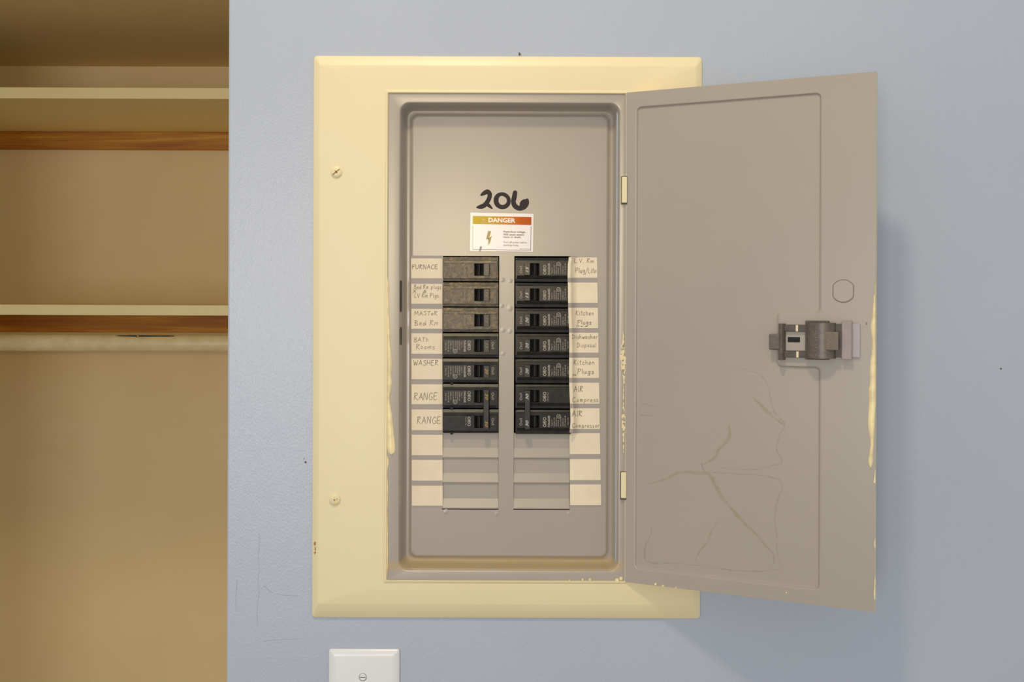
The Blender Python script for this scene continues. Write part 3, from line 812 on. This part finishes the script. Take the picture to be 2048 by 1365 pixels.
# latch
bm = bmesh.new(); dbox(bm, 1540.5, 1563, 668.5, 699.5, 0.004, 0.0065, 0.001, 2); tab = dpart('latch_tab', bm, M_latch, 'finger tab at the left of the latch')
def hcyl(bm, x0, x1, y0, y1, h0, h1, n=10):
    a = dl(x0, (y0 + y1) / 2); b = dl(x1, (y0 + y1) / 2); t = dl((x0 + x1) / 2, y0).z; u = dl((x0 + x1) / 2, y1).z
    P = [(a.x, -h0)]
    for i in range(n + 1):
        k = math.pi * (1 - i / n); P.append(((a.x + b.x) / 2 + (b.x - a.x) / 2 * math.cos(k), -h0 - (h1 - h0) * math.sin(k)))
    P.append((b.x, -h0))
    P2 = []
    for p in P:
        if not P2 or (abs(p[0] - P2[-1][0]) + abs(p[1] - P2[-1][1])) > 1e-7: P2.append(p)
    prism(bm, P2, u, t, 'z')
bm = bmesh.new(); hcyl(bm, 1557.5, 1571.5, 647.5, 720, 0.0001, 0.008); dpart('latch_bar', bm, M_latch, 'upright rounded bar of the latch', smooth=40)
bm = bmesh.new(); dbox(bm, 1570, 1616, 650, 663.5, 0.0001, 0.0035, 0.0003); dpart('latch_arm', bm, M_latchd); bm = bmesh.new(); dbox(bm, 1570, 1616, 702.5, 715.5, 0.0001, 0.0035, 0.0003); dpart('latch_arm', bm, M_latchd)
bm = bmesh.new(); dbox(bm, 1593, 1597.5, 650.5, 663, 0.0034, 0.0038); dpart('latch_clip', bm, M_paper, 'pale clip across the upper latch arm'); bm = bmesh.new(); dbox(bm, 1594, 1598.5, 703, 715, 0.0034, 0.0038); dpart('latch_clip', bm, M_paper, 'pale clip across the lower latch arm')
bm = bmesh.new(); dbox(bm, 1573, 1613, 664, 701.5, 0.0001, 0.0012); dpart('latch_window', bm, M_grey)
bm = bmesh.new(); dbox(bm, 1576, 1600.5, 674.5, 685, 0.0010, 0.0014, 0.0001); dbox(bm, 1579, 1597, 677, 680.5, 0.0013, 0.0019); dpart('keyhole_slot', bm, M_slot, 'dark slot in the latch window')
bm = bmesh.new(); dbox(bm, 1612, 1659.5, 642, 719.5, 0.0001, 0.005, 0.0004); dpart('latch_housing', bm, M_latchd)
bm = bmesh.new(); hcyl(bm, 1614, 1673, 646, 716.5, 0.004, 0.013, 16); dpart('latch_barrel', bm, M_latch, 'broad curved barrel of the latch', smooth=40)
for k, y in enumerate((657, 661, 665, 669, 673.5, 678, 682, 688.5, 693, 700, 708)):
    bm = bmesh.new(); dbox(bm, 1634.5, 1638.5, y, y + (2.4 if k % 3 else 1.2), 0.0118, 0.0131)
    dpart('embossed_mark', bm, M_tab)
bm = bmesh.new(); dbox(bm, 1654, 1680.5, 663.5, 700, 0.0085, 0.0125, 0.0008, 2); dpart('latch_button', bm, M_tab, 'speckled square button on the latch')
bm = bmesh.new(); dbox(bm, 1659, 1686, 648, 714.5, 0.0001, 0.0045, 0.0003); dpart('latch_slide', bm, M_latchd)
bm = bmesh.new(); dbox(bm, 1685, 1705.5, 642.5, 719.5, 0.0001, 0.0065, 0.0005); dpart('latch_end_plate', bm, M_mauve, 'mauve grey end plate of the latch')
bm = bmesh.new(); dbox(bm, 1705, 1720.5, 647.5, 715.5, 0.0001, 0.0020, 0.0003); dpart('latch_bolt', bm, M_mauve2, 'pale mauve bolt beside the latch end plate')
bm = bmesh.new(); dbox(bm, 1731.8, 1734, 645, 650, 0.0001, 0.0004); dpart('pin_hole', bm, M_rust)
# cream paint along the free edge
bm = bmesh.new()
fd = lambda x, y, h: dl(min(x, 1751.3), y, h)
L0 = [(560, 1750.6), (572, 1749), (588, 1749.5), (594, 1747), (606, 1746), (622, 1745), (638, 1743.5), (652, 1741), (668, 1742), (690, 1744), (712, 1742), (732, 1740), (752, 1739.5), (768, 1740), (782, 1737), (800, 1738), (826, 1737), (850, 1736), (868, 1738), (888, 1741), (905, 1738.5), (920, 1736.5), (930, 1737.5), (936, 1740.5)]
drip(bm, [(y, x, 1751.3 if y < 800 else (1751.3 - (y - 800) * 0.045 if y < 905 else (1746 if y < 925 else 1744.5 if y < 933 else 1742.5))) for y, x in L0], fd, 0.0009)
dpart('paint_drip', bm, M_creamp, 'long cream paint run down the free edge of the door', smooth=60)
for run2 in ([(1751, 935), (1749, 950), (1747, 965), (1751, 968)], [(1751, 1075), (1748, 1085), (1748, 1092), (1751, 1100)], [(1751, 1150), (1749, 1160), (1747.5, 1190), (1748.5, 1200), (1751, 1200)]):
    bm = bmesh.new(); slab(bm, run2, fd, -0.0002, 0.0005, 0.3); dpart('paint_drop', bm, M_creamp, smooth=60)
for (x, y, r) in ((1311, 1169, 2.6), (1326, 1172, 2.2), (1352, 1176, 1.6), (1573, 1186, 1.6)):
    bm = bmesh.new()
    slab(bm, [(x + r * math.cos(i * .7), y + r * math.sin(i * .7)) for i in range(9)], dl, -0.0002, 0.0006, 0.4); dpart('paint_drop', bm, M_creamp, smooth=60)
# scraped paint along the hinge fold
bm = bmesh.new()
def fhinge(x, y, h): return wp(x, y, YC - 0.0004 - h)
for pts in ([(1246, 662, 1), (1247, 680, 4), (1245, 700, 8), (1247, 716, 12), (1246, 735, 8), (1248, 752, 4), (1247, 790, 1.5), (1247, 815, 3), (1247, 835, 7), (1247, 855, 7), (1247, 880, 3), (1247, 910, 1)],):
    ribbon(bm, spline(pts, 5), fhinge, 0.0009, None, 0.35)
tag(obj('scraped_paint', bm, stain('scraped_cream_paint', srgb(226, 208, 164), 0.42, 0.5, 260, 1.0), panel, recalc=False), 'scraped cream paint along the hinge fold')
# hinge tabs
for (ya, yb_) in ((354, 406), (945, 997)):
    xo = 1.5 if ya < 600 else 0
    bm = bmesh.new()
    a = wp(1242 + xo, ya, YC - 0.002); b = wp(1252.5 + xo, yb_, YC - 0.002)
    box(bm, a.x, b.x, YC - 0.0030, YC + 0.001, b.z, a.z, 0.0006, 2)
    t = obj('hinge_tab', bm, M_cream, panel); tag(t, 'cream hinge tab, the %s one' % ('upper' if ya < 600 else 'lower'))
    bm = bmesh.new(); a = wp(1240.8 + xo, ya - 1, YC - 0.001); b = wp(1253.6 + xo, yb_ + 3, YC - 0.001)
    box(bm, a.x, b.x, YC - 0.0014, YC + 0.001, b.z, a.z)
    obj('hinge_slot', bm, M_latchd, t)
# stains on the door's inner face
def sp_(L, wd, seed): 
    random.seed(seed)
    P = [(1240 + x / 2.528, 700 + y / 2.528) for x, y in L]
    P = spline(P, 6)
    m = len(P)
    return [(x + random.uniform(-.8, .8), y + random.uniform(-.8, .8), wd * (0.35 + 0.65 * math.sin(math.pi * min(1, (i + 1) / m))) * random.uniform(0.6, 1.3)) for i, (x, y) in enumerate(P)]
def fpan(x, y, h):
    p = dl(x, y, 0); return Vector((p.x, RD - 0.00012 - h, p.z))
for L, wd in (([(140, 680), (230, 655), (300, 622), (400, 625), (450, 635), (480, 690), (530, 770), (600, 850), (650, 900), (700, 950), (740, 1000), (770, 1030), (780, 1080)], 7),
              ([(550, 370), (548, 450), (500, 500), (470, 550), (410, 585)], 7), ([(495, 870), (455, 930), (440, 975), (400, 1020), (375, 1070)], 4), ([(670, 240), (720, 290), (760, 330), (830, 385)], 6)):
    bm = bmesh.new(); ribbon(bm, sp_(L, wd, 3), fpan, 0)
    dpart('yellow_stain', bm, M_stain_y, 'faint yellow streak on the lower door', recalc=False)
for L, wd in (([(560, 90), (650, 105), (720, 140), (755, 210), (770, 300), (830, 380), (805, 430), (790, 510), (820, 565), (760, 590), (700, 605), (600, 608), (500, 598)], 3.4),
              ([(430, 620), (600, 630), (760, 645), (820, 680), (795, 760), (780, 850), (790, 940), (790, 1020), (810, 1090)], 3.6), ([(150, 890), (155, 930), (130, 980), (125, 1060), (160, 1080), (300, 1085), (420, 1095)], 4),
              ([(440, 1100), (560, 1118), (700, 1122), (820, 1112)], 3), ([(100, 330), (160, 335)], 3), ([(105, 270), (180, 290)], 2), ([(410, 570), (415, 600), (425, 618)], 3)):
    bm = bmesh.new(); ribbon(bm, sp_(L, wd, 5), fpan, 0.00004)
    dpart('brown_stain', bm, M_stain_b, 'thin brownish streak on the lower door', recalc=False)
random.seed(11)

# ------------------------------------------------------------------ circuit breakers
mm_ = 0.001
FH = 3.2     # face above its own datum, mm
def bprof():   # (z, forward) in mm, right way up for the left column
    return [(12.3, -8), (12.3, 0.2), (11.7, 0.8), (8.9, 1.0), (8.6, 2.1), (8.1, 2.5), (6.0, 3.3), (5.6, FH), (-9.4, FH), (-9.8, 2.8), (-9.9, 0.3), (-10.9, 0.2), (-11.1, 1.2), (-12.1, 1.1), (-12.4, -8)]
def bcase(bm, notch=False):
    sx0, sx1 = 3.6, 19.0
    P = [(-f * mm_, z * mm_) for z, f in bprof()]
    Q = [(-min(f, 1.0) * mm_, z * mm_) for z, f in bprof()]
    x0, x1 = -27.2, 26.4
    prism(bm, P, x0 * mm_, sx0 * mm_); prism(bm, P, sx1 * mm_, x1 * mm_)
    prism(bm, Q, -28.0 * mm_, x0 * mm_); prism(bm, Q, x1 * mm_, 27.8 * mm_)
    # thin ridge added to draw a highlight down the face's outer end
    box(bm, (x0 - 0.15) * mm_, (x0 + 0.15) * mm_, -(FH + 0.03) * mm_, -(FH - 0.3) * mm_, -9.3 * mm_, 5.6 * mm_, 0.0001)
    top = [(12.3, -8), (12.3, 0.2), (11.7, 0.8), (8.9, 1.0), (8.6, 2.1), (8.1, 2.5), (6.0, 3.3), (5.6, FH), (5.5, -8)]
    bot = [(-6.8, -8), (-6.8, FH), (-9.4, FH), (-9.8, 2.8), (-9.9, 0.3), (-10.9, 0.2), (-11.1, 1.2), (-12.1, 1.1), (-12.4, -8)]
    for q in (top, bot): prism(bm, [(-f * mm_, z * mm_) for z, f in q], sx0 * mm_, sx1 * mm_)
    # the side rails left and right of the face stand a little lower
def slotfloor(bm): box(bm, 3.6 * mm_, 19.0 * mm_, 0.004, 0.0079, -6.8 * mm_, 5.5 * mm_)
def rocker(bm):
    prism(bm, [(x * mm_, -f * mm_) for x, f in ((5.0, -3.6), (5.0, -1.2), (5.6, -0.4), (9.4, 1.6), (9.7, 1.0), (9.7, -3.6))], -6.5 * mm_, 5.2 * mm_, 'z')
def paddle(bm, z0=-6.6, z1=5.3, out=8.0, wtop=5.8):
    P = [(12.9, -2), (12.9, FH + 0.2), (13.0, out - 0.5), (13.4, out), (12.6 + wtop + .2, out), (12.9 + wtop, out - 0.6), (18.9, FH), (18.9, -2)]
    prism(bm, [(x * mm_, -f * mm_) for x, f in P], z0 * mm_, z1 * mm_, 'z')
def btext(bm, s, xc, hgt, z0, z1, lift=FH + 0.08, bold=0.0):
    """reads downwards: from z0 (start, high) to z1; letter height hgt centred on xc"""
    put_text(bm, s, lambda u, v: Vector(((xc - hgt / 2 + v * hgt) * mm_, -lift * mm_, (z0 + (z1 - z0) * u) * mm_)), bold)
LINES = [('Type C', -9.0, 1.5, 4.0, -2.5), ('120/240 V AC', -11.2, 1.2, 4.2, -5), ('10 000 A 60 Hz', -13.2, 1.2, 4.2, -4.6), ('SWD HACR 40C', -15.2, 1.2, 4.2, -2.3), ('Use Cu Al Wire', -17.6, 1.2, 4.2, -5.2), ('LISTED 14-4', -20.0, 1.2, 4.2, -4), ('CTL 20-50 48', -22.3, 1.2, 4.4, -6.5), ('Made in USA', -25.0, 1.1, 2.5, -5)]
def bprint_on(bm): btext(bm, 'On/I', 22.3, 2.6, 3.4, -3.6)
def bprint_off(bm): btext(bm, 'Off/O', -1.6, 3.2, 4.6, -5.0, bold=0.01)
def bprint_trip(bm): btext(bm, 'Common Trip', -4.9, 1.3, 4.6, -4.0)
def bprint_maker(bm): btext(bm, 'CHALLENGER', -5.9, 2.0, 4.8, -6.8, bold=0.02)
def bprint_fine(bm):
    for t_, x, hh, a, b in LINES: btext(bm, t_, x, hh, a, b)
def bprint_mark(bm):
    n = 20; ra, rb = 2.1, 1.7
    A = [bm.verts.new(((-15.6 + ra * math.cos(6.2832 * i / n)) * mm_, -(FH + .08) * mm_, (-6.0 + ra * math.sin(6.2832 * i / n)) * mm_)) for i in range(n)]
    B = [bm.verts.new(((-15.6 + rb * math.cos(6.2832 * i / n)) * mm_, -(FH + .08) * mm_, (-6.0 + rb * math.sin(6.2832 * i / n)) * mm_)) for i in range(n)]
    for i in range(n): bm.faces.new((A[i], A[(i + 1) % n], B[(i + 1) % n], B[i]))
    btext(bm, 'UL', -15.6, 1.6, -5.0, -7.0)
MESH = {}
def mesh_of(key, fn, mat, smooth=None):
    if key not in MESH:
        bm = bmesh.new(); fn(bm)
        if not key.startswith('print'): bmesh.ops.recalc_face_normals(bm, faces=bm.faces)
        me = bpy.data.meshes.new(key); bm.to_mesh(me); bm.free(); me.materials.append(mat.m); MESH[key] = me
    return MESH[key]
YFACE = YT - 0.0012     # breaker datum: a little proud of the dead front
def pole(root, bmw, golden, kind='full'):
    mats = M_glare if golden else M_black  # upper left cases carry the lamp glare in their colour
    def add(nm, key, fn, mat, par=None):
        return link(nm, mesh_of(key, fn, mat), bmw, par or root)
    c = add('case', 'case_glare' if golden else 'case', bcase, mats)
    add('handle_slot', 'slot', slotfloor, M_slot, c)
    add('rocker', 'rocker', rocker, M_handle)
    d = 'd' if golden else ''; mp = M_dim if golden else M_print
    jobs = [('on_lettering', bprint_on), ('off_lettering', bprint_off)]
    jobs += [('trip_lettering', bprint_trip)] if kind == 'trip' else [('maker_lettering', bprint_maker), ('fine_print', bprint_fine), ('listing_mark', bprint_mark)]
    for nm, fn in jobs: tag(add(nm, 'print_' + nm + d, fn, mp, c), kind='stuff')
    return c
M_dim = Mat('dim_print', srgb(138, 122, 92), 0.5)  # duller print, for lettering veiled by the glare painted on the cases
def rating(bm, s, z0, z1, out):
    xc, hgt = 16.2, 2.8
    put_text(bm, s, lambda u, v: Vector(((xc - hgt / 2 + v * hgt) * mm_, -(out + 0.08) * mm_, (z0 + (z1 - z0) * u) * mm_)), 0.0, 0.35)
rowsP = [538.6 + 50.65 * i for i in range(7)]
def bworld(side, row):
    y = rowsP[row]
    if side == 'L': p = wp(942.0 - 0.4, y, YFACE); return T(p)
    p = wp(1086.0, y + 1.8, YFACE); return T(p) @ Matrix.Rotation(math.pi, 4, 'Y')
specs = [('L', 0, '15', True, 'gold', 'black circuit breaker with strong painted gold glare beside the FURNACE label'), ('L', 1, '15', True, 'gold', 'black circuit breaker with painted gold glare beside the Bed Rm plugs label'),
         ('L', 2, '15', True, 'gold', 'black circuit breaker beside the Master Bed Rm label, painted glare over its lettering'), ('L', 3, '15', False, 'gold', 'black circuit breaker beside the Bath Rooms label'),
         ('L', 4, '20', False, 'gold', 'black circuit breaker marked 20 beside the Washer label'),
         ('R', 0, '15', False, 'pale', 'black circuit breaker marked 15, topmost of the right column'), ('R', 1, '15', False, 'pale', 'black circuit breaker marked 15 beside the blank second label on the right'),
         ('R', 2, '20', False, 'pale', 'black circuit breaker marked 20, third in the right column beside Kitchen Plugs'), ('R', 3, '20', False, 'pale', 'black circuit breaker marked 20 beside the Dishwasher Disposal label'),
         ('R', 4, '20', False, 'pale', 'black circuit breaker marked 20, fifth in the right column beside Kitchen Plugs')]
for side, row, amp, golden, ink, label in specs:
    mw = bworld(side, row)
    root = empty('circuit_breaker', (0, 0, 0), mw=mw)
    tag(root, label, 'circuit breaker', 'circuit breakers in the panel')
    pole(root, mw, golden)
    h = link('handle', mesh_of('paddle', lambda b: paddle(b), M_handle), mw, root)
    link('rating_number', mesh_of('print_amp%s%s' % (amp, ink), lambda b: rating(b, amp, 2.6, -3.2, 8.0), M_gold if ink == 'gold' and row > 3 else (M_dim if ink == 'gold' else M_silver)), mw, h)
for side, amp, label, kinds, ink in (('L', '50', 'double-pole black circuit breaker with tied handle marked 50, beside the Range labels', ('full', 'trip'), M_gold),
                                    ('R', '30', 'double-pole black circuit breaker with tied handle marked 30, beside the Air Compressor labels', ('trip', 'full'), M_silver)):
    mw = bworld(side, 5)
    root = empty('circuit_breaker', (0, 0, 0), mw=mw)
    tag(root, label, 'circuit breaker', 'circuit breakers in the panel')
    for k in (0, 1):
        pole(root, bworld(side, 5 + k), False, kinds[k])
    zt_, zb_ = (5.9, -25.4 - 7.4) if side == 'L' else (25.4 + 6.6, -6.6)
    h = link('tied_handle', mesh_of('tie' + side, lambda b: paddle(b, zb_, zt_, 9.5, 5.4), M_handle), mw, root)
    tag(h, 'long handle joining both poles')
    for za, zb in (((3.0, -3.2), (-24.4, -30.6)) if side == 'L' else ((2.6, -3.6), (29.4, 23.2))):
        link('rating_number', mesh_of('print_tie%s%d' % (side, za), (lambda b: rating(b, amp, za, zb, 9.5)), ink), mw, h)
    if side == 'L':
        for zz in (12.2, -12.8, -37.6):
            link('rivet_notch', mesh_of('notch%d' % zz, (lambda b: cyl(b, (-19.2 * mm_, zz * mm_), 0.0016, 0.002, -0.0026, 14)), M_slot), mw, root)

# ------------------------------------------------------------------ switch plate below the panel
sx0, sx1 = wp(659, 1330).x, wp(799.5, 1330).x; zt2 = wp(729, 1297.5).z; zb2 = zt2 - 0.1145
sw = empty('switch_plate', ((sx0 + sx1) / 2, 0, zb2)); tag(sw, 'white plastic switch plate with one screw under the breaker panel', 'switch plate')
bm = bmesh.new()
def sr(i, y, r): return (sx0 + i, sx1 - i, zb2 + i, zt2 - i, r, y)
loops(bm, [sr(0, -0.0002, 0.002), sr(0, -0.0025, 0.002), sr(0.0008, -0.0036, 0.002), sr(0.0045, -0.0052, 0.002), sr(0.0065, -0.0055, 0.002)], n=5, cap_last=True)
obj('plate', bm, M_plate, sw, smooth=35)
for zz in (wp(727, 1355, -0.005).z, wp(727, 1355, -0.005).z - 0.0603):
    c = ((sx0 + sx1) / 2 - 0.001, zz)
    bm = bmesh.new(); cyl(bm, c, 0.0036, -0.0054, -0.0062, 20, 0.0030); s = obj('plate_screw', bm, M_plate, sw); 
    bm = bmesh.new(); box(bm, c[0] - 0.0026, c[0] + 0.0026, -0.00635, -0.006, c[1] - 0.00035, c[1] + 0.00035); obj('slot', bm, M_latchd, s)
    bm = bmesh.new(); n = 24
    A = [bm.verts.new((c[0] + 0.0039 * math.cos(6.2832 * i / n), -0.00555, c[1] + 0.0039 * math.sin(6.2832 * i / n))) for i in range(n)]
    B = [bm.verts.new((c[0] + 0.0035 * math.cos(6.2832 * i / n), -0.00560, c[1] + 0.0035 * math.sin(6.2832 * i / n))) for i in range(n)]
    for i in range(n): bm.faces.new((A[i], A[(i + 1) % n], B[(i + 1) % n], B[i]))
    obj('screw_rim', bm, M_latchd, s)
bm = bmesh.new(); cx_ = (sx0 + sx1) / 2; cz_ = (zb2 + zt2) / 2
prism(bm, [(-0.0055, cz_ - 0.009), (-0.0055, cz_ + 0.009), (-0.014, cz_ + 0.012), (-0.015, cz_ + 0.006)], cx_ - 0.004, cx_ + 0.004, 'x')
obj('toggle', bm, M_plate, sw)

# small marks on the wall
fw_ = on(0)
bm = bmesh.new(); slab(bm, [(1037, 106), (1039, 104.5), (1041, 107), (1042, 111), (1039.5, 109.5), (1037.5, 112)], fw_, 0.0, 0.0006, 0.2)
tag(obj('nail', bm, M_latchd), 'tiny dark nail stub in the wall just above the cream cover', 'nail')

for pts, hh in (([(518, 1068), (519, 1090), (516.5, 1110), (518.5, 1135), (516, 1160), (518, 1185), (515.5, 1205), (514, 1230), (515, 1252)], 2.4), ([(526, 1284), (548, 1280), (575, 1279), (603, 1277)], 1.8),
                ([(528, 1172), (545, 1186), (570, 1191), (596, 1192)], 1.5), ([(474, 1160), (472, 1195), (473, 1225)], 1.6)):
    P = spline(pts, 5); bm = bmesh.new()
    mid = [bm.verts.new(fw_(x + random.uniform(-.5, .5), y, 0.0003)) for x, y in P]
    L_, R_ = [], []
    for i, (x, y) in enumerate(P):
        a = P[max(i - 1, 0)]; b = P[min(i + 1, len(P) - 1)]; tx, ty = b[0] - a[0], b[1] - a[1]; l = math.hypot(tx, ty)
        ww = hh * random.uniform(0.5, 1.2) / 2 * (0.2 if i in (0, len(P) - 1) else 1)
        L_.append(bm.verts.new(fw_(x - ty / l * ww, y + tx / l * ww, 0))); R_.append(bm.verts.new(fw_(x + ty / l * ww, y - tx / l * ww, 0)))
    for i in range(len(P) - 1):
        bm.faces.new((L_[i], L_[i + 1], mid[i + 1], mid[i])); bm.faces.new((mid[i], mid[i + 1], R_[i + 1], R_[i]))
    obj('paint_ridge', bm, M_wall, wall_front)
for (x, y, r) in ((611, 925, 2.6), (2002, 738, 2.0), (608, 918, 1.4)):
    bm = bmesh.new(); slab(bm, [(x + r * random.uniform(.6, 1.1) * math.cos(i * .9), y + r * random.uniform(.6, 1.1) * math.sin(i * .9)) for i in range(7)], fw_, 0, 0.0003, 0.2)
    obj('paint_fleck', bm, M_latchd, wall_front)
